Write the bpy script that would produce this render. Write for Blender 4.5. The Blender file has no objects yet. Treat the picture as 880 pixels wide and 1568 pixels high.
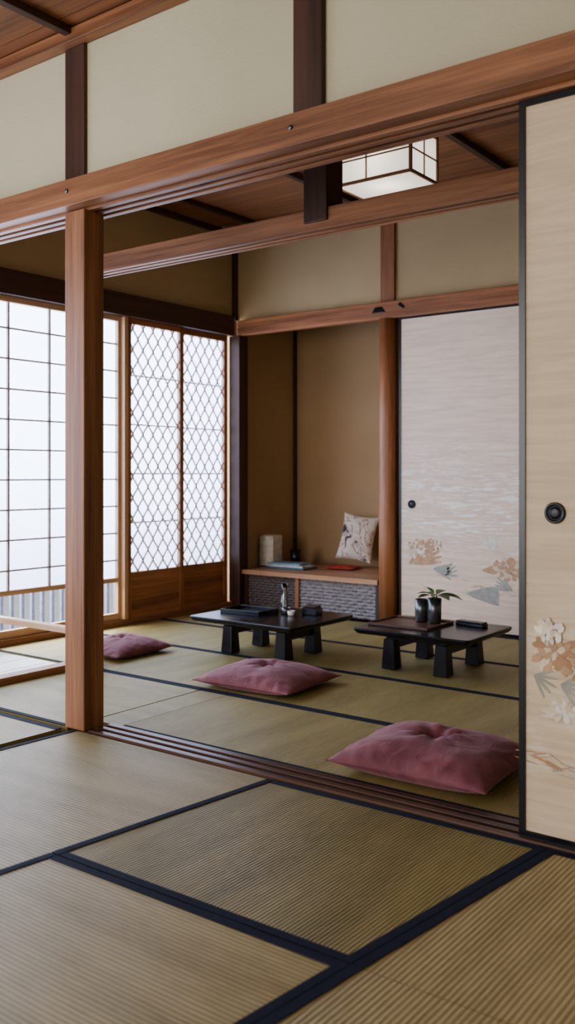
import bpy, bmesh, math, random
from mathutils import Vector, Matrix, noise
random.seed(4)
S = bpy.context.scene

def lin(c):
    return tuple(((v/255)/12.92 if v/255 <= .04045 else ((v/255+.055)/1.055)**2.4) for v in c)+(1.0,)

# ------------------------------------------------------------------ materials
def newmat(name):
    m = bpy.data.materials.new(name); m.use_nodes = True
    nt = m.node_tree; b = nt.nodes['Principled BSDF']
    return m, nt, b
def N(nt, t, **kw):
    n = nt.nodes.new(t)
    for k, v in kw.items():
        if k in n.inputs: n.inputs[k].default_value = v
        else: setattr(n, k, v)
    return n
def ramp(nt, fac, stops):
    r = nt.nodes.new('ShaderNodeValToRGB')
    e = r.color_ramp.elements
    while len(e) < len(stops): e.new(.5)
    for i, (p, c) in enumerate(stops):
        e[i].position = p; e[i].color = c
    nt.links.new(fac, r.inputs[0]); return r
def posmap(nt, scale=(1,1,1), uv=False):
    if uv:
        g = nt.nodes.new('ShaderNodeTexCoord'); o = g.outputs['UV']
    else:
        g = nt.nodes.new('ShaderNodeNewGeometry'); o = g.outputs['Position']
    mp = nt.nodes.new('ShaderNodeMapping'); mp.inputs['Scale'].default_value = scale
    nt.links.new(o, mp.inputs[0]); return mp.outputs[0]
def bump(nt, b, h, strength, dist=.002):
    n = nt.nodes.new('ShaderNodeBump'); n.inputs['Strength'].default_value = strength
    n.inputs['Distance'].default_value = dist
    nt.links.new(h, n.inputs['Height']); nt.links.new(n.outputs[0], b.inputs['Normal'])

def wood(name, dark, light, axis='X', rough=.42, fine=34):
    m, nt, b = newmat(name)
    sc = [fine]*3; sc['XYZ'.index(axis)] = 1.3
    v = posmap(nt, sc)
    n = N(nt, 'ShaderNodeTexNoise', Scale=1.0, Detail=6.0, Roughness=.62, Distortion=.6)
    nt.links.new(v, n.inputs['Vector'])
    v2 = posmap(nt, [s*.22 for s in sc])
    n2 = N(nt, 'ShaderNodeTexNoise', Scale=1.0, Detail=3.0, Distortion=1.5)
    nt.links.new(v2, n2.inputs['Vector'])
    sc3 = [fine*5]*3; sc3['XYZ'.index(axis)] = 6
    v3 = posmap(nt, sc3)
    n3 = N(nt, 'ShaderNodeTexNoise', Scale=1.0, Detail=2.0); nt.links.new(v3, n3.inputs['Vector'])
    a = N(nt, 'ShaderNodeMath', operation='ADD'); nt.links.new(n.outputs[0], a.inputs[0]); nt.links.new(n2.outputs[0], a.inputs[1])
    a2 = N(nt, 'ShaderNodeMath', operation='MULTIPLY_ADD'); nt.links.new(n3.outputs[0], a2.inputs[0]); a2.inputs[1].default_value = .35; nt.links.new(a.outputs[0], a2.inputs[2])
    h = N(nt, 'ShaderNodeMath', operation='MULTIPLY'); h.inputs[1].default_value = .4255; nt.links.new(a2.outputs[0], h.inputs[0])
    r = ramp(nt, h.outputs[0], [(.37, lin(dark)), (.62, lin(light))])
    nt.links.new(r.outputs[0], b.inputs['Base Color'])
    b.inputs['Roughness'].default_value = rough
    bump(nt, b, n.outputs[0], .14, .001)
    return m
def woods(name, dark, light, rough=.46):
    return {a: wood(name+'_'+a, dark, light, a, rough) for a in 'XYZ'}
W_mid = woods('cedar_wood', (108,70,48), (174,124,90))
W_red = woods('red_cedar', (116,72,46), (188,130,90))
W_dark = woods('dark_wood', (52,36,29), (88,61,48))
W_pale = woods('pale_wood', (176,138,106), (214,178,144))
W_sill = woods('sill_wood', (66,46,37), (116,84,66), .35)
W_ceil = woods('ceiling_wood', (104,68,46), (160,110,76), .45)
W_board = woods('platform_board', (150,108,78), (198,154,118))

def plaster(name, c, var=8):
    m, nt, b = newmat(name)
    v = posmap(nt)
    n = N(nt, 'ShaderNodeTexNoise', Scale=1.6, Detail=4.0); nt.links.new(v, n.inputs['Vector'])
    r = ramp(nt, n.outputs[0], [(.3, lin([x-var for x in c])), (.7, lin([min(255, x+var*.5) for x in c]))])
    nt.links.new(r.outputs[0], b.inputs['Base Color'])
    f = N(nt, 'ShaderNodeTexNoise', Scale=130.0, Detail=3.0); nt.links.new(v, f.inputs['Vector'])
    bump(nt, b, f.outputs[0], .5, .002)
    b.inputs['Roughness'].default_value = .9
    return m
P_cream = plaster('cream_plaster', (199,192,165))
P_ochre = plaster('ochre_plaster', (190,169,134))
P_toko = plaster('alcove_plaster', (182,154,120))

def plain(name, c, rough=.5, metal=0., spec=.5, **kw):
    m, nt, b = newmat(name)
    v = posmap(nt)
    n = N(nt, 'ShaderNodeTexNoise', Scale=30.0, Detail=3.0); nt.links.new(v, n.inputs['Vector'])
    r = ramp(nt, n.outputs[0], [(.3, lin([x*.9 for x in c])), (.7, lin([min(255, x*1.05) for x in c]))])
    nt.links.new(r.outputs[0], b.inputs['Base Color'])
    b.inputs['Roughness'].default_value = rough; b.inputs['Metallic'].default_value = metal
    b.inputs['Specular IOR Level'].default_value = spec
    for k, x in kw.items(): b.inputs[k.replace('_', ' ')].default_value = x
    return m
M_black = plain('black_lacquer', (17,19,26), .28)
M_table = plain('table_lacquer', (25,25,30), .22)
M_metal = plain('dark_metal', (112,114,116), .28, .75)
M_knob = plain('knob_center', (56,56,60), .35, .6)
M_border = plain('navy_border_cloth', (27,33,52), .8, spec=.3)
M_white = plain('white_card', (232,224,214), .7)
M_kumiko = plain('kumiko_strip', (158,142,134), .6)
M_lattice = plain('lattice_strip', (214,198,190), .6)
M_book1 = plain('book_blue', (130,156,168), .5)
M_book2 = plain('book_cream', (205,205,195), .6)
M_book3 = plain('book_teal', (76,106,120), .5)
M_red = plain('red_cloth', (164,66,50), .8)
M_fence = plain('fence_paint', (130,140,164), .6)
M_ground = plain('outdoor_ground', (190,195,200), .9)
M_leaf = plain('leaf_green', (98,124,66), .45)
M_engawa = plain('engawa_board', (166,172,182), .32)

def tatami_mat(name, c1, c2, scale, cd):
    m, nt, b = newmat(name)
    uv = posmap(nt, uv=True)
    w = N(nt, 'ShaderNodeTexWave', Scale=scale, Distortion=.35, Detail=1.0)
    w.inputs['Detail Scale'].default_value = .4
    nt.links.new(uv, w.inputs['Vector'])
    v2 = posmap(nt, (420, 14, 1), uv=True)
    n = N(nt, 'ShaderNodeTexNoise', Scale=1.0, Detail=3.0); nt.links.new(v2, n.inputs['Vector'])
    v3 = posmap(nt, (9, 1.2, 1), uv=True)
    n3 = N(nt, 'ShaderNodeTexNoise', Scale=1.0, Detail=5.0); nt.links.new(v3, n3.inputs['Vector'])
    a = N(nt, 'ShaderNodeMath', operation='ADD'); nt.links.new(n.outputs[0], a.inputs[0]); nt.links.new(n3.outputs[0], a.inputs[1])
    h = N(nt, 'ShaderNodeMath', operation='MULTIPLY'); h.inputs[1].default_value = .5; nt.links.new(a.outputs[0], h.inputs[0])
    r = ramp(nt, h.outputs[0], [(.36, lin(c1)), (.64, lin(c2))])
    r2 = ramp(nt, w.outputs[0], [(.0, (cd, cd*.97, cd*.9, 1)), (.5, (1,1,1,1))])
    mx = nt.nodes.new('ShaderNodeMix'); mx.data_type = 'RGBA'; mx.blend_type = 'MULTIPLY'; mx.inputs[0].default_value = 1
    nt.links.new(r.outputs[0], mx.inputs[6]); nt.links.new(r2.outputs[0], mx.inputs[7])
    nt.links.new(mx.outputs[2], b.inputs['Base Color'])
    b.inputs['Roughness'].default_value = .48; b.inputs['Specular IOR Level'].default_value = .45
    bump(nt, b, w.outputs[0], .6, .0015)
    return m
T_green = tatami_mat('tatami_olive', (122,109,58), (156,141,86), 34, .64)
T_tan = tatami_mat('tatami_tan', (154,138,94), (190,174,128), 27, .58)
T_far = tatami_mat('tatami_far', (146,132,80), (180,165,110), 34, .74)

def paper_mat(name, c, transp=.2, emit=0.):
    m, nt, b = newmat(name)
    nt.nodes.remove(b)
    out = [n for n in nt.nodes if n.type == 'OUTPUT_MATERIAL'][0]
    tl = nt.nodes.new('ShaderNodeBsdfTranslucent'); tl.inputs[0].default_value = lin(c)
    df = nt.nodes.new('ShaderNodeBsdfDiffuse'); df.inputs[0].default_value = lin(c)
    tp = nt.nodes.new('ShaderNodeBsdfTransparent'); tp.inputs[0].default_value = lin(c)
    m1 = nt.nodes.new('ShaderNodeMixShader')
    v = posmap(nt); n = N(nt, 'ShaderNodeTexNoise', Scale=9.0, Detail=6.0); nt.links.new(v, n.inputs['Vector'])
    mr = N(nt, 'ShaderNodeMapRange'); nt.links.new(n.outputs[0], mr.inputs[0])
    mr.inputs[3].default_value = .24; mr.inputs[4].default_value = .36
    nt.links.new(mr.outputs[0], m1.inputs[0])
    nt.links.new(tl.outputs[0], m1.inputs[1]); nt.links.new(df.outputs[0], m1.inputs[2])
    m2 = nt.nodes.new('ShaderNodeMixShader'); m2.inputs[0].default_value = transp
    nt.links.new(m1.outputs[0], m2.inputs[1]); nt.links.new(tp.outputs[0], m2.inputs[2])
    last = m2
    if emit:
        em = nt.nodes.new('ShaderNodeEmission'); em.inputs[0].default_value = lin(c); em.inputs[1].default_value = emit
        ad = nt.nodes.new('ShaderNodeAddShader')
        nt.links.new(m2.outputs[0], ad.inputs[0]); nt.links.new(em.outputs[0], ad.inputs[1]); last = ad
    nt.links.new(last.outputs[0], out.inputs[0])
    return m
M_paper = paper_mat('shoji_paper', (198,212,240), .04)
M_lamp = paper_mat('lamp_paper', (246,242,234), .05, .30)

def fusuma_mat(name, base, streak, z0, z1):
    m, nt, b = newmat(name)
    v = posmap(nt, (5, 5, 60))
    n = N(nt, 'ShaderNodeTexNoise', Scale=1.0, Detail=5.0, Distortion=.5); nt.links.new(v, n.inputs['Vector'])
    r = ramp(nt, n.outputs[0], [(.3, lin([x-12 for x in base])), (.7, lin([min(255, x+8) for x in base]))])
    v2 = posmap(nt, (7, 7, 46))
    n2 = N(nt, 'ShaderNodeTexNoise', Scale=1.0, Detail=4.0, Distortion=1.2); nt.links.new(v2, n2.inputs['Vector'])
    r2 = ramp(nt, n2.outputs[0], [(.52, (0,0,0,1)), (.62, (1,1,1,1))])
    g = nt.nodes.new('ShaderNodeNewGeometry'); sx = nt.nodes.new('ShaderNodeSeparateXYZ'); nt.links.new(g.outputs['Position'], sx.inputs[0])
    mr = N(nt, 'ShaderNodeMapRange'); mr.inputs[1].default_value = z0; mr.inputs[2].default_value = z1
    nt.links.new(sx.outputs[2], mr.inputs[0])
    band = ramp(nt, mr.outputs[0], [(0, (0,0,0,1)), (.25, (.9,.9,.9,1)), (.55, (.8,.8,.8,1)), (1, (0,0,0,1))])
    ml = N(nt, 'ShaderNodeMath', operation='MULTIPLY'); nt.links.new(r2.outputs[0], ml.inputs[0]); nt.links.new(band.outputs[0], ml.inputs[1])
    mx = nt.nodes.new('ShaderNodeMix'); mx.data_type = 'RGBA'
    nt.links.new(ml.outputs[0], mx.inputs[0]); nt.links.new(r.outputs[0], mx.inputs[6]); mx.inputs[7].default_value = lin(streak)
    nt.links.new(mx.outputs[2], b.inputs['Base Color'])
    b.inputs['Roughness'].default_value = .6
    bump(nt, b, n.outputs[0], .15, .001)
    return m
F_near = fusuma_mat('fusuma_paper_near', (216,194,165), (224,209,188), .1, .7)
F_far = fusuma_mat('fusuma_paper_far', (236,214,194), (254,248,244), .35, 1.15)
I_white = plain('ink_white', (240,230,216), .7)
I_tan = plain('ink_tan', (198,164,130), .7)
I_tan2 = plain('ink_ochre', (184,144,110), .7)
I_grey = plain('ink_grey_green', (172,169,156), .7)
I_cream = plain('ink_cream', (224,207,182), .7)
J_tan = plain('ink_far_tan', (204,166,134), .7)
J_grey = plain('ink_far_grey', (172,172,164), .7)

def velvet():
    m, nt, b = newmat('mauve_velvet')
    v = posmap(nt)
    n = N(nt, 'ShaderNodeTexNoise', Scale=7.0, Detail=6.0, Distortion=.8); nt.links.new(v, n.inputs['Vector'])
    r = ramp(nt, n.outputs[0], [(.32, lin((108,57,63))), (.68, lin((142,83,88)))])
    nt.links.new(r.outputs[0], b.inputs['Base Color'])
    b.inputs['Roughness'].default_value = .72
    b.inputs['Sheen Weight'].default_value = .35; b.inputs['Sheen Tint'].default_value = lin((225,190,195))
    f = N(nt, 'ShaderNodeTexNoise', Scale=16.0, Detail=5.0, Distortion=1.0); nt.links.new(v, f.inputs['Vector'])
    bump(nt, b, f.outputs[0], .5, .011)
    return m
M_velvet = velvet()
def pillow_mat():
    m, nt, b = newmat('painted_linen')
    v = posmap(nt, (12, 12, 7))
    n = N(nt, 'ShaderNodeTexNoise', Scale=1.0, Detail=4.0, Distortion=1.6); nt.links.new(v, n.inputs['Vector'])
    r = ramp(nt, n.outputs[0], [(.0, lin((232,222,210))), (.34, lin((232,222,210))), (.37, lin((160,76,66))), (.40, lin((232,222,210))), (.56, lin((232,222,210))), (.585, lin((150,120,112))), (.61, lin((232,222,212))), (.66, lin((84,74,78)))])
    nt.links.new(r.outputs[0], b.inputs['Base Color']); b.inputs['Roughness'].default_value = .85
    return m
M_pillow = pillow_mat()
def glass():
    m, nt, b = newmat('clear_glass'); nt.nodes.remove(b)
    out = [n for n in nt.nodes if n.type == 'OUTPUT_MATERIAL'][0]
    tp = nt.nodes.new('ShaderNodeBsdfTransparent'); tp.inputs[0].default_value = (.98,.99,1,1)
    gl = nt.nodes.new('ShaderNodeBsdfGlossy'); gl.inputs['Roughness'].default_value = .08
    lw = nt.nodes.new('ShaderNodeLayerWeight'); lw.inputs[0].default_value = .45
    mx = nt.nodes.new('ShaderNodeMixShader'); nt.links.new(lw.outputs['Fresnel'], mx.inputs[0])
    nt.links.new(tp.outputs[0], mx.inputs[1]); nt.links.new(gl.outputs[0], mx.inputs[2]); nt.links.new(mx.outputs[0], out.inputs[0])
    return m
M_glass = glass()
def weave_mat(name, a_, c_):
    m, nt, b = newmat(name)
    v = posmap(nt, (60, 60, 60))
    n = N(nt, 'ShaderNodeTexNoise', Scale=1.0, Detail=3.0); nt.links.new(v, n.inputs['Vector'])
    r = ramp(nt, n.outputs[0], [(.3, lin(a_)), (.7, lin(c_))])
    nt.links.new(r.outputs[0], b.inputs['Base Color']); b.inputs['Roughness'].default_value = .3
    return m
M_weave = weave_mat('woven_bamboo_dark', (74,62,62), (120,106,102))
M_weave2 = weave_mat('woven_bamboo_silver', (108,100,102), (164,156,156))

# ------------------------------------------------------------------ mesh builder
class MB:
    def __init__(s, name):
        s.name = name; s.bm = bmesh.new(); s.mats = []; s.uv = s.bm.loops.layers.uv.new('UVMap')
    def mi(s, m):
        if m not in s.mats: s.mats.append(m)
        return s.mats.index(m)
    def face(s, vs, m, smooth=False, uvs=None):
        try: f = s.bm.faces.new(vs)
        except ValueError: return None
        f.material_index = s.mi(m); f.smooth = smooth
        if uvs:
            for l, u in zip(f.loops, uvs): l[s.uv].uv = u
        return f
    def prism(s, bot, top, m, smooth=False):
        a = [s.bm.verts.new(p) for p in bot]; b = [s.bm.verts.new(p) for p in top]; n = len(a)
        s.face(a[::-1], m, smooth); s.face(b, m, smooth)
        for i in range(n): s.face([a[i], a[(i+1)%n], b[(i+1)%n], b[i]], m, smooth)
    def box(s, x0, x1, y0, y1, z0, z1, m, rot=0, taper=0):
        cx, cy = (x0+x1)/2, (y0+y1)/2
        def q(x, y, z, t=0):
            dx, dy = x-cx, y-cy
            dx -= math.copysign(t, dx); dy -= math.copysign(t, dy)
            c, k = math.cos(rot), math.sin(rot)
            return (cx+dx*c-dy*k, cy+dx*k+dy*c, z)
        bot = [q(x0,y0,z0), q(x1,y0,z0), q(x1,y1,z0), q(x0,y1,z0)]
        top = [q(x0,y0,z1,taper), q(x1,y0,z1,taper), q(x1,y1,z1,taper), q(x0,y1,z1,taper)]
        s.prism(bot, top, m)
    def lathe(s, prof, cx, cy, m, seg=28, axis='Z', c3=0, smooth=True):
        rings = []
        for r, h in prof:
            ring = []
            for i in range(seg):
                a = 2*math.pi*i/seg
                if axis == 'Z': p = (cx+r*math.cos(a), cy+r*math.sin(a), h)
                else: p = (cx+r*math.cos(a), h, c3+r*math.sin(a))
                ring.append(s.bm.verts.new(p))
            rings.append(ring)
        for a, b in zip(rings, rings[1:]):
            for i in range(seg): s.face([a[i], a[(i+1)%seg], b[(i+1)%seg], b[i]], m, smooth)
        s.face(rings[0][::-1], m); s.face(rings[-1], m)
    def sweep(s, pts, side, wa, nb, wb, m, smooth=False):
        rings = []
        for i, p in enumerate(pts):
            p = Vector(p)
            t = (Vector(pts[min(i+1, len(pts)-1)])-Vector(pts[max(i-1, 0)])).normalized()
            n = Vector(nb); a = t.cross(n).normalized()
            rings.append([s.bm.verts.new(p+a*wa*u+n*wb*w) for u, w in ((-1,-1),(1,-1),(1,1),(-1,1))])
        for a, b in zip(rings, rings[1:]):
            for i in range(4): s.face([a[i], a[(i+1)%4], b[(i+1)%4], b[i]], m, smooth)
        s.face(rings[0][::-1], m); s.face(rings[-1], m)
    def tube(s, pts, r, m, seg=8):
        rings = []
        for i, p in enumerate(pts):
            p = Vector(p); t = (Vector(pts[min(i+1, len(pts)-1)])-Vector(pts[max(i-1, 0)])).normalized()
            u = t.orthogonal().normalized(); w = t.cross(u)
            rings.append([s.bm.verts.new(p+(u*math.cos(2*math.pi*k/seg)+w*math.sin(2*math.pi*k/seg))*r) for k in range(seg)])
        for a, b in zip(rings, rings[1:]):
            for k in range(seg): s.face([a[k], a[(k+1)%seg], b[(k+1)%seg], b[k]], m, True)
        s.face(rings[0][::-1], m); s.face(rings[-1], m)
    def ellipse(s, x, z, rx, rz, ang, y, m, n=14, ragged=0):
        vs = []
        for i in range(n):
            a = 2*math.pi*i/n; k = 1+ragged*random.uniform(-1, 1)
            u, w = rx*math.cos(a)*k, rz*math.sin(a)*k
            vs.append(s.bm.verts.new((x+u*math.cos(ang)-w*math.sin(ang), y, z+u*math.sin(ang)+w*math.cos(ang))))
        s.face(vs, m)
    def finish(s, bevel=0, recalc=True, seg=2):
        if recalc: bmesh.ops.recalc_face_normals(s.bm, faces=s.bm.faces[:])
        co = [v.co for v in s.bm.verts]
        mn = Vector([min(c[i] for c in co) for i in range(3)]); mx = Vector([max(c[i] for c in co) for i in range(3)])
        c = Vector(((mn.x+mx.x)/2, (mn.y+mx.y)/2, mn.z))
        bmesh.ops.translate(s.bm, verts=s.bm.verts[:], vec=-c)
        me = bpy.data.meshes.new(s.name); s.bm.to_mesh(me); s.bm.free()
        for m in s.mats: me.materials.append(m)
        ob = bpy.data.objects.new(s.name, me); S.collection.objects.link(ob); ob.location = c
        if bevel:
            md = ob.modifiers.new('Bevel', 'BEVEL'); md.width = bevel; md.segments = seg; md.limit_method = 'ANGLE'; md.angle_limit = math.radians(40)
        return ob
def boxobj(name, *a, bevel=.003, **k):
    b = MB(name); b.box(*a, **k); return b.finish(bevel)

# ------------------------------------------------------------------ shell
CF, CB = 2.40, 2.50       # ceiling heights front / back room
XL, XR = -4.0, 1.2
boxobj('floor', XL-.12, XR+.1, -2.2, 5.5, -.12, -.031, W_mid['X'], bevel=0)
boxobj('ground', -14, 8, -12, 9, -.5, -.45, M_ground, bevel=0)

def tatami(c, ribs, borders, mat, bw=.023):
    b = MB('tatami_mat')
    cx = sum(p[0] for p in c)/4; cy = sum(p[1] for p in c)/4
    q = [(x+math.copysign(.001, cx-x), y+math.copysign(.001, cy-y)) for x, y in c]
    bot = [b.bm.verts.new((x, y, -.03)) for x, y in q]; top = [b.bm.verts.new((x, y, 0)) for x, y in q]
    uv = [((x, y) if ribs == 'Y' else (y, x)) for x, y in q]
    b.face(top, mat, uvs=uv); b.face(bot[::-1], mat, uvs=uv)
    for i in range(4): b.face([bot[i], bot[(i+1)%4], top[(i+1)%4], top[i]], mat)
    P = [Vector((x, y)) for x, y in q]
    for e in borders:
        A, B = P[e], P[(e+1)%4]
        d = (B-A).normalized(); n = Vector((-d.y, d.x))*bw
        z0, z1 = -.001, .0016+.0005*(e % 2)
        b.prism([(A.x,A.y,z0),(B.x,B.y,z0),(B.x+n.x,B.y+n.y,z0),(A.x+n.x,A.y+n.y,z0)],
                [(A.x,A.y,z1),(B.x,B.y,z1),(B.x+n.x,B.y+n.y,z1),(A.x+n.x,A.y+n.y,z1)], M_border)
    return b.finish(0)
# front room mats  (edges: 0 front,1 right,2 back,3 left)
tatami([(-1.727,1.378),(-.902,1.388),(-.812,2.098),(-1.645,2.088)], 'Y', [0,1,2,3], T_green, .022)
tatami([(-1.93,-.45),(-1.11,-.45),(-.902,1.386),(-1.727,1.376)], 'X', [1,2,3], T_tan, .022)
tatami([(-2.60,.35),(-1.84,.35),(-1.645,2.088),(-2.495,2.088)], 'X', [3], T_tan, .018)
tatami([(-1.11,-.45),(.02,-.45),(.02,1.40),(-.902,1.388)], 'Y', [3], T_tan, .024)
tatami([(-.902,1.388),(.02,1.40),(.02,2.098),(-.812,2.098)], 'Y', [2,3], T_tan, .024)
tatami([(-3.35,.35),(-2.60,.35),(-2.545,2.075),(-3.30,2.075)], 'X', [2], T_tan)
tatami([(-3.97,.35),(-3.35,.35),(-3.30,2.088),(-3.97,2.088)], 'X', [2], T_tan)
tatami([(-3.97,-2.1),(-1.94,-2.1),(-1.94,.345),(-3.97,.345)], 'Y', [1,3], T_tan)
tatami([(-1.93,-2.1),(.02,-2.1),(.02,-.46),(-1.93,-.46)], 'X', [0,2], T_tan)
tatami([(.03,-2.1),(1.19,-2.1),(1.19,2.098),(.03,2.098)], 'Y', [1,3], T_tan)
# back room mats
R = [2.215, 2.80, 3.42, 4.0, 4.66]
tatami([(-3.25,2.10),(-2.545,2.10),(-2.545,2.80),(-3.25,2.80)], 'X', [0,2], T_far, .02)
tatami([(-2.54,R[0]),(-2.40,R[0]),(-2.40,R[1]),(-2.54,R[1])], 'X', [2], T_far, .02)
tatami([(-2.40,R[0]),(-.6,R[0]),(-.6,R[1]),(-2.40,R[1])], 'Y', [0,2], T_far, .02)
tatami([(-.6,R[0]),(1.19,R[0]),(1.19,R[1]),(-.6,R[1])], 'Y', [0,2], T_far, .02)
for i, xs in ((1, (-3.97,-2.2,-.45,1.19)), (2, (-3.97,-3.1,-1.3,1.19)), (3, (-3.97,-2.2,-.4,1.19))):
    for x0, x1 in zip(xs, xs[1:]):
        tatami([(x0,R[i]),(x1,R[i]),(x1,R[i+1]),(x0,R[i+1])], 'Y', [0,2], T_far, .018)
# veranda boards
b = MB('veranda_board')
for i in range(4):
    b.box(-3.97+.16*i, -3.97+.16*i+.158, 2.10, 2.79, -.03, -.002, M_engawa)
b.finish(.002)
# threshold sills
b = MB('threshold_sill')
for y0, y1, z in ((2.10,2.124,.006),(2.124,2.144,-.004),(2.144,2.166,.006),(2.166,2.186,-.004),(2.186,2.212,.006)):
    b.box(-2.437, 1.19, y0, y1, -.03, z, W_sill['X'])
b.finish(.001)
boxobj('threshold_sill', -3.325, -3.255, 2.10, 2.795, -.03, .03, W_mid['Y'])
boxobj('low_rail', -3.965, -3.345, 2.81, 2.85, .135, .165, W_pale['X'])

# posts
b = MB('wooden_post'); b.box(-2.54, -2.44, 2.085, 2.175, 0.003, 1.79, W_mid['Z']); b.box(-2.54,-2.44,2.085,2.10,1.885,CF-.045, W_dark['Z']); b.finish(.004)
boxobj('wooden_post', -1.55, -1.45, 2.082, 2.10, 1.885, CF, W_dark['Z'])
b = MB('wooden_post'); b.box(-3.34,-3.26,2.805,2.90,.003,CB, W_mid['Z']); b.finish(.004)
boxobj('wooden_post', -2.035, -1.93, 2.80, 2.91, 1.825, CB, W_dark['Z'])
# front lintel
b = MB('lintel_beam')
b.box(XL, XR, 2.045, 2.10, 1.795, 1.885, W_mid['X'])
for y0, y1, z in ((2.10,2.124,1.785),(2.124,2.144,1.797),(2.144,2.166,1.785),(2.166,2.186,1.797),(2.186,2.21,1.785)):
    b.box(XL, XR, y0, y1, z, 1.82, W_pale['X'] if z > 1.79 else W_mid['X'])
b.lathe([(.001,2.046),(.007,2.044),(.007,2.040),(.001,2.0385)], -2.48, 0, M_metal, 14, 'Y', 1.845)
b.lathe([(.001,2.046),(.007,2.044),(.007,2.040),(.001,2.0385)], -1.53, 0, M_metal, 14, 'Y', 1.845)
b.finish(.003)
# partition wall above lintel
boxobj('wall_partition', XL, XR, 2.10, 2.17, 1.82, CB, P_cream, bevel=0)
boxobj('trim_1', XL, XR, 2.05, 2.10, CF-.045, CF, W_mid['X'])
# second lintel
b = MB('lintel_beam')
b.box(-3.26, XR, 2.81, 2.83, 1.795, 1.875, W_mid['X']); b.box(-3.26, XR, 2.83, 2.85, 1.807, 1.875, W_pale['X'])
b.box(-3.26, XR, 2.85, 2.87, 1.795, 1.875, W_mid['X']); b.box(-3.26, XR, 2.87, 2.89, 1.807, 1.875, W_pale['X'])
b.box(-3.26, XR, 2.89, 2.905, 1.795, 1.875, W_mid['X'])
b.finish(.002)

# window wall
boxobj('wall_left', XL-.08, XL, -2.2, 5.45, 1.92, CB, P_ochre, bevel=0)
boxobj('wall_alcove_side', XL-.08, XL, 4.70, 5.45, -.03, 1.92, P_toko, bevel=0)
boxobj('trim_2', XL-.02, XL+.05, -2.2, 4.66, 1.80, 1.93, W_dark['Y'])
boxobj('trim_3', XL-.03, XL+.03, -2.2, 4.66, -.03, .035, W_mid['Y'])
b = MB('corner_post'); b.box(XL, XL+.09, 4.66, 4.75, 0, 1.80, W_dark['Z']); b.box(XL, XL+.03, 4.69, 4.718, 1.91, CB, W_dark['Z']); b.finish(.003)

def shoji(y0, y1, idx, hd=4):
    b = MB('window_%d' % idx); x = XL-.01; st = .022
    b.box(x-.015, x+.015, y0, y0+st, .036, 1.80, W_pale['Z']); b.box(x-.015, x+.015, y1-st, y1, .036, 1.80, W_pale['Z'])
    for z0, z1 in ((.036,.075),(.255,.28),(1.77,1.80)):
        b.box(x-.014, x+.014, y0+st, y1-st, z0, z1, W_pale['Y'])
    for k in range(1, hd):
        y = y0+.02+(y1-y0)*k/hd; b.box(x-.006, x+.008, y-.005, y+.005, .28, 1.77, M_kumiko)
    z = 1.637
    while z > .33:
        b.box(x-.006, x+.006, y0+st, y1-st, z-.004, z+.004, M_kumiko); z -= .157
    vs = [b.bm.verts.new(p) for p in ((x-.008,y0+st,.27),(x-.008,y1-st,.27),(x-.008,y1-st,1.78),(x-.008,y0+st,1.78))]
    b.face(vs, M_paper)
    return b.finish(0)
shoji(-1.70,-.62,1); shoji(-.62,.47,2); shoji(.47,1.55,3); shoji(1.55,2.64,4); shoji(2.64,3.69,5)

# lattice doors
def lattice(y0, y1, idx, xo):
    b = MB('door_%d' % idx); x = XL+xo; st = .03
    wd = W_red
    b.box(x-.015, x+.015, y0, y0+st, .036, 1.80, wd['Z']); b.box(x-.015, x+.015, y1-st, y1, .036, 1.80, wd['Z'])
    b.box(x-.014, x+.014, y0+st, y1-st, .036, .08, wd['Y']); b.box(x-.014, x+.014, y0+st, y1-st, .275, .305, wd['Y'])
    b.box(x-.014, x+.014, y0+st, y1-st, 1.765, 1.80, wd['Y']); b.box(x-.006, x+.006, y0+st, y1-st, .08, .275, wd['Y'])
    ya, yb, za, zb = y0+st, y1-st, .305, 1.765
    n = 10; s = (yb-ya)/n; per = .125
    for k in range(n+1):
        pts = []; m = 8; tot = int((zb-za)/per*m)
        for i in range(tot+1):
            z = za+(zb-za)*i/tot; ph = 2*math.pi*(z-za)/per
            w = math.asin(.93*math.cos(ph))/math.asin(.93)*.5*s*(1 if k % 2 else -1)
            y = min(max(ya+k*s+w, ya), yb)
            pts.append((x+.004, y, z))
        b.sweep(pts, None, .0038, (1,0,0), .004, M_lattice)
    for z in [za+.29*i for i in range(1, 5)]: b.box(x-.010, x-.004, ya, yb, z-.004, z+.004, M_kumiko)
    vs = [b.bm.verts.new(p) for p in ((x-.012,ya,za),(x-.012,yb,za),(x-.012,yb,zb),(x-.012,ya,zb))]
    b.face(vs, M_paper)
    return b.finish(0)
boxobj('trim_4', XL-.02, XL+.035, 3.692, 3.722, .036, 1.80, W_pale['Z'])
lattice(3.725, 4.20, 1, 0.008); lattice(4.185, 4.655, 2, -.024)

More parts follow.
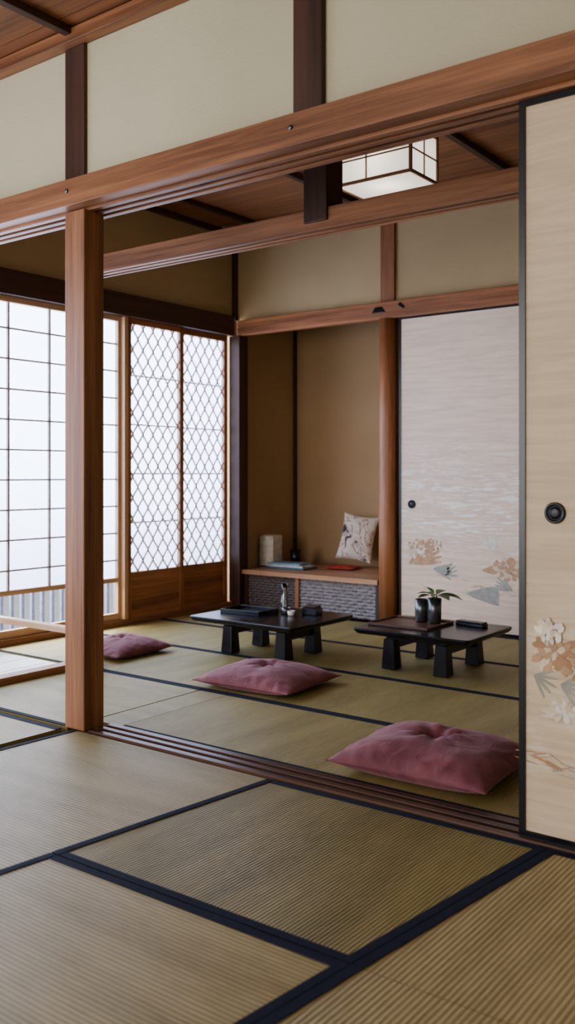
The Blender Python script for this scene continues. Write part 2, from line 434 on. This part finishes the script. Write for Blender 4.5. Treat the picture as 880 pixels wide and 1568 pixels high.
# back wall + alcove
YB = 4.72
boxobj('leak_blocker_back', -2.84, XR, YB+.06, YB+.12, -.03, CB, P_ochre, bevel=0)  # unseen backing added behind the sliding doors to stop light leaks
boxobj('wall_back_upper', XL, XR, YB, YB+.055, 1.90, CB, P_ochre, bevel=0)
boxobj('wall_alcove', XL, -2.78, 5.40, 5.46, -.03, 2.1, P_toko, bevel=0)
boxobj('wall_alcove_return', -2.84, -2.76, YB+.125, 5.395, -.03, 2.1, P_toko, bevel=0)
boxobj('alcove_ceiling', XL, -2.845, YB+.06, 5.40, 2.08, 2.10, W_dark['X'], bevel=0)
boxobj('trim_5', XL+.001, XL+.02, 5.375, 5.399, .252, 2.05, W_dark['Z'])
b = MB('trim_6'); b.box(XL+.055, XR, YB-.045, YB, 1.80, 1.90, W_red['X'])
b.prism([(-2.895,YB-.05,1.838),(-2.80,YB-.05,1.838),(-2.825,YB-.05,1.872),(-2.87,YB-.05,1.872)],
        [(-2.895,YB-.044,1.838),(-2.80,YB-.044,1.838),(-2.825,YB-.044,1.872),(-2.87,YB-.044,1.872)], M_black)
b.prism([(-2.72,YB-.05,1.872),(-2.68,YB-.05,1.845),(-2.67,YB-.05,1.855),(-2.70,YB-.05,1.885)],
        [(-2.72,YB-.044,1.872),(-2.68,YB-.044,1.845),(-2.67,YB-.044,1.855),(-2.70,YB-.044,1.885)], M_black)
b.finish(.003)
boxobj('wooden_post', -2.85, -2.755, YB-.02, YB, 1.90, CB, W_mid['Z'])
b = MB('round_pillar'); b.lathe([(.056,0.003),(.057,.5),(.055,1.2),(.054,1.80)], -2.80, YB-.01, W_red['Z'], 40); b.finish(0)
# alcove platform
b = MB('alcove_platform')
b.box(XL+.092, -2.862, YB-.035, 5.37, .222, .25, W_board['X'])
b.box(XL+.092, XL+.12, YB-.01, YB+.02, .0, .222, W_dark['Z']); b.box(-3.485,-3.458,YB-.015,YB+.02,0,.222,W_mid['Z']); b.box(-2.89,-2.865,YB-.01,YB+.02,0,.222,W_dark['Z'])
def weave(x0, x1, z0, z1, y, rows, per, mat):
    nx = int((x1-x0)/per*8); nz = rows*5
    g = []
    for j in range(nz+1):
        row = []
        for i in range(nx+1):
            x = x0+(x1-x0)*i/nx; t = j/nz*rows; k = int(min(t, rows-1e-6)); f = t-k
            h = .007*math.sin(2*math.pi*(x/per)+math.pi*k)*math.sin(math.pi*f)+.010*math.sin(math.pi*f)
            row.append(b.bm.verts.new((x, y-h, z0+(z1-z0)*j/nz)))
        g.append(row)
    for j in range(nz):
        for i in range(nx): b.face([g[j][i], g[j][i+1], g[j+1][i+1], g[j+1][i]], mat, True)
weave(XL+.12, -3.486, .0, .222, YB+.005, 13, .05, M_weave); weave(-3.457, -2.891, .0, .222, YB+.005, 11, .075, M_weave2)
b.finish(0, recalc=False)

# ------------------------------------------------------------------ fusuma
def peony(b, x, z, r, y, cols, seedn):
    random.seed(seedn); k = 0
    for ring, (n, rr, pr) in enumerate(((13, .80, .26), (10, .55, .22), (7, .3, .2), (3, .1, .16))):
        for i in range(n):
            a = 2*math.pi*i/n+random.uniform(-.3, .3); k += 1
            b.ellipse(x+math.cos(a)*rr*r, z+math.sin(a)*rr*r*.75, pr*r*1.15, pr*r*.6, a+random.uniform(-.8, .8), y-.00006*k, random.choice(cols), 12, .14)
def leafy(b, x, z, l, ang, y, m, n=5, spread=1.4):
    for i in range(n):
        a = ang+spread*(i/(n-1)-.5)
        b.ellipse(x+math.cos(a)*l*.5, z+math.sin(a)*l*.5, l*.5, l*.06, a, y-.0001*i, m, 12, .06)
def strokes(b, x, z, w, h, n, y, m, seedn):
    random.seed(seedn)
    for i in range(n):
        b.ellipse(x+random.uniform(-w, w), z+random.uniform(-h, h), random.uniform(.012, .035), random.uniform(.0008, .002), random.uniform(-.5, .3), y-.0001*(i % 7), m, 10, .1)
def fusuma(x0, x1, y0, y1, z0, z1, paper, idx, fr, knob, kr, art):
    b = MB('door_%d' % idx)
    b.box(x0, x0+fr, y0-.004, y1, z0, z1, M_black); b.box(x1-fr, x1, y0-.004, y1, z0, z1, M_black)
    b.box(x0+fr, x1-fr, y0-.004, y1, z0, z0+fr, M_black); b.box(x0+fr, x1-fr, y0-.004, y1, z1-fr, z1, M_black)
    b.box(x0+fr, x1-fr, y0, y1-.002, z0+fr, z1-fr, paper)
    kx, kz = knob
    b.lathe([(kr, y0+.001), (kr, y0-.004), (kr*.9, y0-.006), (kr*.74, y0-.005), (kr*.66, y0-.0015)], kx, 0, M_black, 36, 'Y', kz)
    b.lathe([(kr*.64, y0-.001), (kr*.6, y0-.0035), (kr*.3, y0-.0045), (.001, y0-.005)], kx, 0, M_knob, 30, 'Y', kz)
    art(b, y0-.0006)
    return b.finish(0)
def art_near(b, y):
    leafy(b, -.855, .40, .06, -.4, y, I_grey); leafy(b, -.79, .385, .07, -.2, y, I_grey)
    peony(b, -.800, .455, .060, y-.001, [I_tan, I_tan2, I_cream, I_tan], 1); peony(b, -.815, .51, .036, y-.004, [I_white, I_cream], 2)
    peony(b, -.70, .42, .06, y-.001, [I_tan, I_cream, I_tan2], 3); leafy(b, -.72, .34, .08, .2, y, I_grey)
    peony(b, -.785, .325, .036, y, [I_cream, I_white], 5)
    strokes(b, -.83, .20, .05, .014, 14, y, I_tan2, 6); strokes(b, -.72, .19, .08, .02, 20, y, I_grey, 7)
    peony(b, -.35, .42, .07, y, [I_tan, I_white, I_cream], 8); leafy(b, -.42, .33, .10, .2, y, I_grey)
def art_far(b, y):
    leafy(b, -2.66, .36, .22, .45, y, J_tan, 6, .7); leafy(b, -2.50, .34, .13, -.1, y, J_grey, 5, .7)
    leafy(b, -2.43, .31, .09, .5, y, J_grey, 4, 1.0)
    peony(b, -2.60, .45, .070, y-.001, [I_cream, J_tan, I_white], 11); peony(b, -2.49, .475, .040, y-.003, [I_white, J_tan], 12)
    peony(b, -2.05, .365, .080, y-.001, [J_tan, I_cream, J_tan], 13); peony(b, -2.14, .50, .05, y, [I_white, I_white], 14)
    leafy(b, -2.20, .35, .13, .1, y, J_tan, 4, .5)
    leafy(b, -2.29, .215, .20, .0, y, J_grey, 8, .5); leafy(b, -2.02, .25, .11, 2.7, y, J_grey, 5, .8)
    strokes(b, -2.3, .27, .3, .05, 22, y, J_tan, 15); strokes(b, -2.4, .56, .3, .06, 40, y, I_white, 16); strokes(b, -2.3, .42, .35, .12, 30, y, I_white, 17)
fusuma(-.892, .02, 2.118, 2.142, .007, 1.784, F_near, 3, .016, (-.803,.79), .0255, art_near)
fusuma(-2.722, -1.80, YB-.015, YB+.015, .002, 1.80, F_far, 4, .011, (-2.64,.707), .025, art_far)
fusuma(-1.80, -.88, YB+.018, YB+.045, .002, 1.80, F_far, 5, .011, (-1.0,.707), .025, lambda b, y: (peony(b, -1.4, .4, .09, y, [I_tan, I_cream], 21), leafy(b, -1.5, .3, .15, .2, y, I_grey)))
boxobj('wall_right', -.87, XR, YB+.0, YB+.05, 0, 1.80, P_ochre, bevel=0)
boxobj('wall_east', XR, XR+.06, -2.2, 5.45, -.03, CB, P_cream, bevel=0)

# ------------------------------------------------------------------ ceilings
b = MB('ceiling')
y = -2.2
while y < 2.05:
    b.box(XL, XR, y, min(y+.297, 2.10), CF+.005, CF+.02, W_ceil['X']); y += .3
y = 2.17; i = 0
while y < YB-.01:
    b.box(XL, XR, y, min(y+.397, YB), CB+.002+.004*(i % 2), CB+.02, W_ceil['X']); y += .4; i += 1
b.box(XL-.1, XR+.06, -2.2, 5.46, CB+.021, CB+.06, W_dark['X'])
b.finish(0)
b = MB('ceiling_batten')
for x in (-3.43,-2.48,-1.53,-.58,.37): b.box(x-.016, x+.016, -2.2, 2.05, CF-.022, CF+.005, W_dark['Y'])
for x in (-3.72,-2.945,-1.995,-1.045,-.1): b.box(x-.016, x+.016, 2.17, YB, CB-.028, CB+.002, W_dark['Y'])
b.box(XL, XL+.03, 2.17, YB, CB-.035, CB, W_dark['Y']); b.box(XL+.03, XR, YB-.03, YB, CB-.035, CB, W_dark['X'])
b.finish(.002)

# ------------------------------------------------------------------ pendant lamp
b = MB('pendant_lantern')
x0, x1, y0, y1, z0, z1 = -2.36, -1.97, 3.50, 3.74, 2.195, 2.41
t = .006
for x in (x0, x1):
    for y in (y0, y1): b.box(x-t, x+t, y-t, y+t, z0, z1, W_mid['Z'])
for z in (z0+t, z1-t):
    for y in (y0, y1): b.box(x0, x1, y-t*.9, y+t*.9, z-t, z+t, W_mid['X'])
    for x in (x0, x1): b.box(x-t*.9, x+t*.9, y0, y1, z-t, z+t, W_mid['Y'])
zm = (z0+z1)/2; k = .003
for y in (y0, y1):
    b.box(x0, x1, y-k, y+k, zm-k, zm+k, W_mid['X'])
    for f in (.42,): xx = x0+(x1-x0)*f; b.box(xx-k, xx+k, y-k, y+k, z0, z1, W_mid['Z'])
for x in (x0, x1):
    b.box(x-k, x+k, y0, y1, zm-k, zm+k, W_mid['Y']); ym = (y0+y1)/2; b.box(x-k, x+k, ym-k, ym+k, z0, z1, W_mid['Z'])
def quad(b, ps, m): b.face([b.bm.verts.new(p) for p in ps], m)
quad(b, [(x0,y0,z0+.004),(x1,y0,z0+.004),(x1,y1,z0+.004),(x0,y1,z0+.004)], M_lamp)
for y in (y0+.001, y1-.001): quad(b, [(x0,y,z0),(x1,y,z0),(x1,y,z1),(x0,y,z1)], M_lamp)
for x in (x0+.001, x1-.001): quad(b, [(x,y0,z0),(x,y1,z0),(x,y1,z1),(x,y0,z1)], M_lamp)
b.box(-2.20, -2.13, 3.585, 3.655, z1-.01, CB-.001, W_dark['Z']); b.box(x0, x1, 3.60, 3.64, z1-.012, z1, W_dark['X'])
b.finish(0)

# ------------------------------------------------------------------ cushions
def cushion_mesh(name, w, d, H, mat, M, seed, tuft=True, lift=.3, n=64, bow=.06):
    b = MB(name)
    def pt(u, v, sgn):
        pu = 1-bow*(1-v*v); pv = 1-bow*(1-u*u)
        x = u*w/2*pu; y = v*d/2*pv
        t = (max(0, 1-abs(u)**2.8)**.55)*(max(0, 1-abs(v)**2.8)**.55)
        r = math.hypot(u, v); th = math.atan2(v, u)
        if sgn > 0:
            z = H*(lift+(1-lift)*t*(1-.08*r*r))
            if tuft:
                z -= H*.34*math.exp(-(r/.16)**2)
                z += H*.05*math.sin(th*7+seed)*math.exp(-((r-.28)/.16)**2)
        else: z = H*lift*(1-min(1, t*1.5))
        nn = noise.noise(Vector((u*1.8+seed*7, v*1.8, sgn*.3)))
        z += H*.09*nn*t*(sgn > 0)
        e = math.exp(-((1-max(abs(u), abs(v)))/.2)**2)
        z += H*.09*noise.noise(Vector((u*6+seed, v*6, 2.)))*e*t*1.8*(sgn > 0)
        return M @ Vector((x, y, z))
    G = {}
    def mp(i):
        s = -1+2*i/n; return math.sin(s*math.pi/2)
    for sgn in (1, -1):
        for i in range(n+1):
            for j in range(n+1):
                edge = i in (0, n) or j in (0, n)
                if edge and sgn < 0: G[(-1, i, j)] = G[(1, i, j)]; continue
                G[(sgn, i, j)] = b.bm.verts.new(pt(mp(i), mp(j), sgn))
    for sgn in (1, -1):
        for i in range(n):
            for j in range(n):
                f = [G[(sgn,i,j)], G[(sgn,i+1,j)], G[(sgn,i+1,j+1)], G[(sgn,i,j+1)]]
                b.face(f if sgn > 0 else f[::-1], mat, True)
    # piped seam
    loop = [(i, 0) for i in range(n)]+[(n, j) for j in range(n)]+[(n-i, n) for i in range(n)]+[(0, n-j) for j in range(n)]
    pts = [tuple(G[(1, i, j)].co) for i, j in loop]
    b.tube(pts+[pts[0]], .0022 if w > .3 else .0012, mat, 6)
    return b.finish(0, recalc=False)
def place(x, y, z, rz): return Matrix.Translation((x, y, z)) @ Matrix.Rotation(rz, 4, 'Z')
cushion_mesh('floor_cushion', .50, .43, .112, M_velvet, place(-1.30,2.46,.003,.03), 1)
cushion_mesh('floor_cushion', .47, .41, .092, M_velvet, place(-2.38,3.02,.003,.06), 2)
cushion_mesh('floor_cushion', .35, .38, .080, M_velvet, place(-3.385,3.13,.003,.0), 3)
Mp = Matrix.Translation((-3.36,5.19,.305)) @ Matrix.Rotation(math.radians(25), 4, 'Z') @ Matrix.Rotation(math.radians(74), 4, 'X') @ Matrix.Rotation(math.radians(-9), 4, 'Z') @ Matrix.Translation((0,.155,-.04))
cushion_mesh('throw_pillow', .24, .32, .09, M_pillow, Mp, 4, tuft=False, lift=.45, n=32, bow=.09)
cushion_mesh('red_pad', .22, .15, .028, M_red, place(-3.38,5.10,.252,.15), 5, tuft=False, n=28)

# ------------------------------------------------------------------ tables
def table(x0, x1, y0, y1, lx0, lx1, ly0, ly1):
    b = MB('low_table'); H = .182
    c = .012
    def rr(a, bb, c2, d, z, r=.02):
        out = []
        for cx, cy, s0 in ((bb-r, c2+r, -90), (bb-r, d-r, 0), (a+r, d-r, 90), (a+r, c2+r, 180)):
            for k in range(5):
                an = math.radians(s0+90*k/4); out.append((cx+r*math.cos(an), cy+r*math.sin(an), z))
        return out
    b.prism(rr(x0+c, x1-c, y0+c, y1-c, H-.026), rr(x0, x1, y0, y1, H-.012), M_table)
    b.prism(rr(x0, x1, y0, y1, H-.0121), rr(x0, x1, y0, y1, H), M_table)
    b.box(lx0-.02, lx1+.02, ly0-.015, ly1+.015, H-.048, H-.025, M_table)
    for x in (lx0, lx1):
        for y in (ly0, ly1):
            w = .034
            b.box(x-w, x+w, y-w, y+w, .0025, H-.045, M_table, taper=.008)
    for x in (lx0, lx1): b.box(x-.014, x+.014, ly0+.02, ly1-.02, H-.09, H-.047, M_table)
    return b.finish(.003)
table(-3.13, -2.49, 3.34, 3.86, -2.96, -2.63, 3.46, 3.70)
table(-2.29, -1.715, 3.53, 4.0, -2.13, -1.87, 3.61, 3.92)
TH = .1825
def tray(name, cx, cy, w, d, rz, m, h=.014):
    b = MB(name); t = .006
    def bx(a, c, e, f, z0, z1):
        co, si = math.cos(rz), math.sin(rz)
        P = [(cx+x*co-y*si, cy+x*si+y*co) for x, y in ((a,e),(c,e),(c,f),(a,f))]
        b.prism([(x,y,z0) for x,y in P], [(x,y,z1) for x,y in P], m)
    bx(-w/2, w/2, -d/2, d/2, TH, TH+.004)
    bx(-w/2, w/2, -d/2, -d/2+t, TH+.004, TH+h); bx(-w/2, w/2, d/2-t, d/2, TH+.004, TH+h)
    bx(-w/2, -w/2+t, -d/2+t, d/2-t, TH+.004, TH+h); bx(w/2-t, w/2, -d/2+t, d/2-t, TH+.004, TH+h)
    return b.finish(.0015)
tray('serving_tray', -2.955, 3.60, .24, .17, .05, M_table, .02)
tray('serving_tray', -2.12, 3.77, .31, .26, 0, W_sill['X'], .012)
def cupgeo(b, x, y, z, r, h, m, seg=28):
    b.lathe([(r*.8, z), (r*.95, z+.006), (r, z+h*.5), (r*1.03, z+h), (r*.93, z+h), (r*.88, z+h*.5), (r*.7, z+.01), (.001, z+.009)], x, y, m, seg)
def cup(name, x, y, z, r, h, m, seg=28):
    b = MB(name); cupgeo(b, x, y, z, r, h, m, seg); return b.finish(0)
b = MB('glass_vase')
VX, VY = -2.83, 3.73
b.lathe([(.019,TH),(.023,TH+.006),(.024,TH+.03),(.016,TH+.075),(.013,TH+.11),(.017,TH+.14),(.0155,TH+.14),(.0115,TH+.11),(.0145,TH+.075),(.022,TH+.03),(.018,TH+.012),(.001,TH+.011)], VX, VY, M_glass, 28)
b.finish(0)
cup('tea_cup', -2.775, 3.67, TH, .022, .032, M_metal)
cup('tea_cup', -2.72, 3.64, TH, .018, .024, M_white)
b = MB('incense_box'); b.box(-2.70,-2.62,3.70,3.77,TH,TH+.035,M_table,rot=.1); b.box(-2.695,-2.625,3.705,3.765,TH+.036,TH+.044,W_dark['X'],rot=.1); b.finish(.003)
cup('metal_tumbler', -2.105, 3.845, TH+.0045, .031, .105, M_metal)
b = MB('lacquer_case'); b.box(-1.945,-1.80,3.87,3.92,TH,TH+.014,M_black,rot=-.12); b.box(-1.943,-1.802,3.872,3.918,TH+.0145,TH+.022,M_black,rot=-.12); b.finish(.003)
# plant in tumbler
b = MB('potted_plant')
PX = -2.036
cupgeo(b, PX, 3.845, TH+.0045, .031, .115, M_metal)
random.seed(9)
zb = TH+.095
def leaf3(base, d, L, wd, droop):
    d = Vector(d).normalized(); side = d.cross(Vector((0,0,1))).normalized(); pr = None
    for i in range(9):
        t = i/8; p = Vector(base)+d*L*t+Vector((0,0,-droop*t*t)); w = wd*math.sin(math.pi*min(.98, t*.9+.08))
        row = [b.bm.verts.new(p-side*w+Vector((0,0,.15*w))), b.bm.verts.new(p), b.bm.verts.new(p+side*w+Vector((0,0,.15*w)))]
        if pr:
            for k in (0, 1): b.face([pr[k], pr[k+1], row[k+1], row[k]], M_leaf, True)
        pr = row
for dx, dy, dz, L in ((1,.1,.35,.12),(.9,-.5,.4,.10),(-.7,-.5,.6,.07),(.2,.8,.8,.07),(-.9,.3,.5,.07),(.4,-.8,.7,.08),(.9,.5,.45,.10),(-.2,-.3,1,.06),(-.5,-.8,.3,.07)):
    st = Vector((PX, 3.845, zb+.02)); top = st+Vector((dx*.02, dy*.02, .015+.012*dz))
    b.tube([(PX+dx*.004, 3.845+dy*.004, zb-.03), tuple(st), tuple(top)], .0015, M_leaf, 6)
    leaf3(top, (dx, dy, dz*.5), L, .028, L*.3)
b.finish(0, recalc=False)

# alcove objects
b = MB('white_box'); b.box(-3.985,-3.87,4.965,5.075,.251,.455,M_white,rot=.04); b.box(-3.982,-3.873,4.968,5.072,.4555,.46,M_white,rot=.04); b.finish(.002)
cup('dark_cup', -3.775, 5.10, .251, .034, .11, M_table)
b = MB('book_stack')
b.box(-3.83,-3.53,4.85,5.01,.251,.263,M_book3,rot=.03); b.box(-3.82,-3.54,4.86,5.0,.2635,.276,M_book2,rot=.0); b.box(-3.83,-3.57,4.86,5.0,.2765,.290,M_book1,rot=.06); b.finish(.0015)

# ------------------------------------------------------------------ outside
b = MB('balcony_fence')
y = -1.5
while y < 4.8:
    b.box(-4.62, -4.60, y, y+.02, -.44, .42, M_fence); y += .075
b.box(-4.625,-4.595,-1.5,4.8,.42,.47,M_fence)
b.finish(0)

# ------------------------------------------------------------------ lights
w = bpy.data.worlds.new('World'); S.world = w; w.use_nodes = True
w.node_tree.nodes['Background'].inputs[0].default_value = (.98,.98,1,1)
w.node_tree.nodes['Background'].inputs[1].default_value = .9
def area(name, loc, rot, sx, sy, e, col):
    l = bpy.data.lights.new(name, 'AREA'); l.shape = 'RECTANGLE'; l.size = sx; l.size_y = sy; l.energy = e; l.color = col
    o = bpy.data.objects.new(name, l); S.collection.objects.link(o); o.location = loc; o.rotation_euler = rot
area('window_daylight', (-5.3,2.6,1.5), (0, math.radians(-90), 0), 2.6, 5.5, 540, (.97,.98,1))
area('front_room_fill', (-3.0,-3.2,1.3), (math.radians(90), 0, 0), 2.4, 2.4, 95, (1,.97,.92))  # added fill lamp behind the camera, brightens the front room
l = bpy.data.lights.new('lantern_bulb', 'POINT'); l.energy = .8; l.shadow_soft_size = .05; l.color = (1,.93,.82)
o = bpy.data.objects.new('lantern_bulb', l); S.collection.objects.link(o); o.location = (-2.165,3.62,2.30)

# ------------------------------------------------------------------ camera
cam = bpy.data.cameras.new('camera'); co = bpy.data.objects.new('camera', cam); S.collection.objects.link(co)
cam.sensor_fit = 'HORIZONTAL'; cam.sensor_width = 36; cam.lens = 1407/880*36; cam.shift_y = -58/880
cam.clip_start = .02
cam.dof.use_dof = True; cam.dof.focus_distance = 3.2; cam.dof.aperture_fstop = 5.6
co.location = (0,0,.882); co.rotation_euler = (math.radians(90), 0, math.radians(37))
S.camera = co
S.view_settings.view_transform = 'AgX'
S.view_settings.look = 'AgX - Medium High Contrast'
S.view_settings.exposure = .24
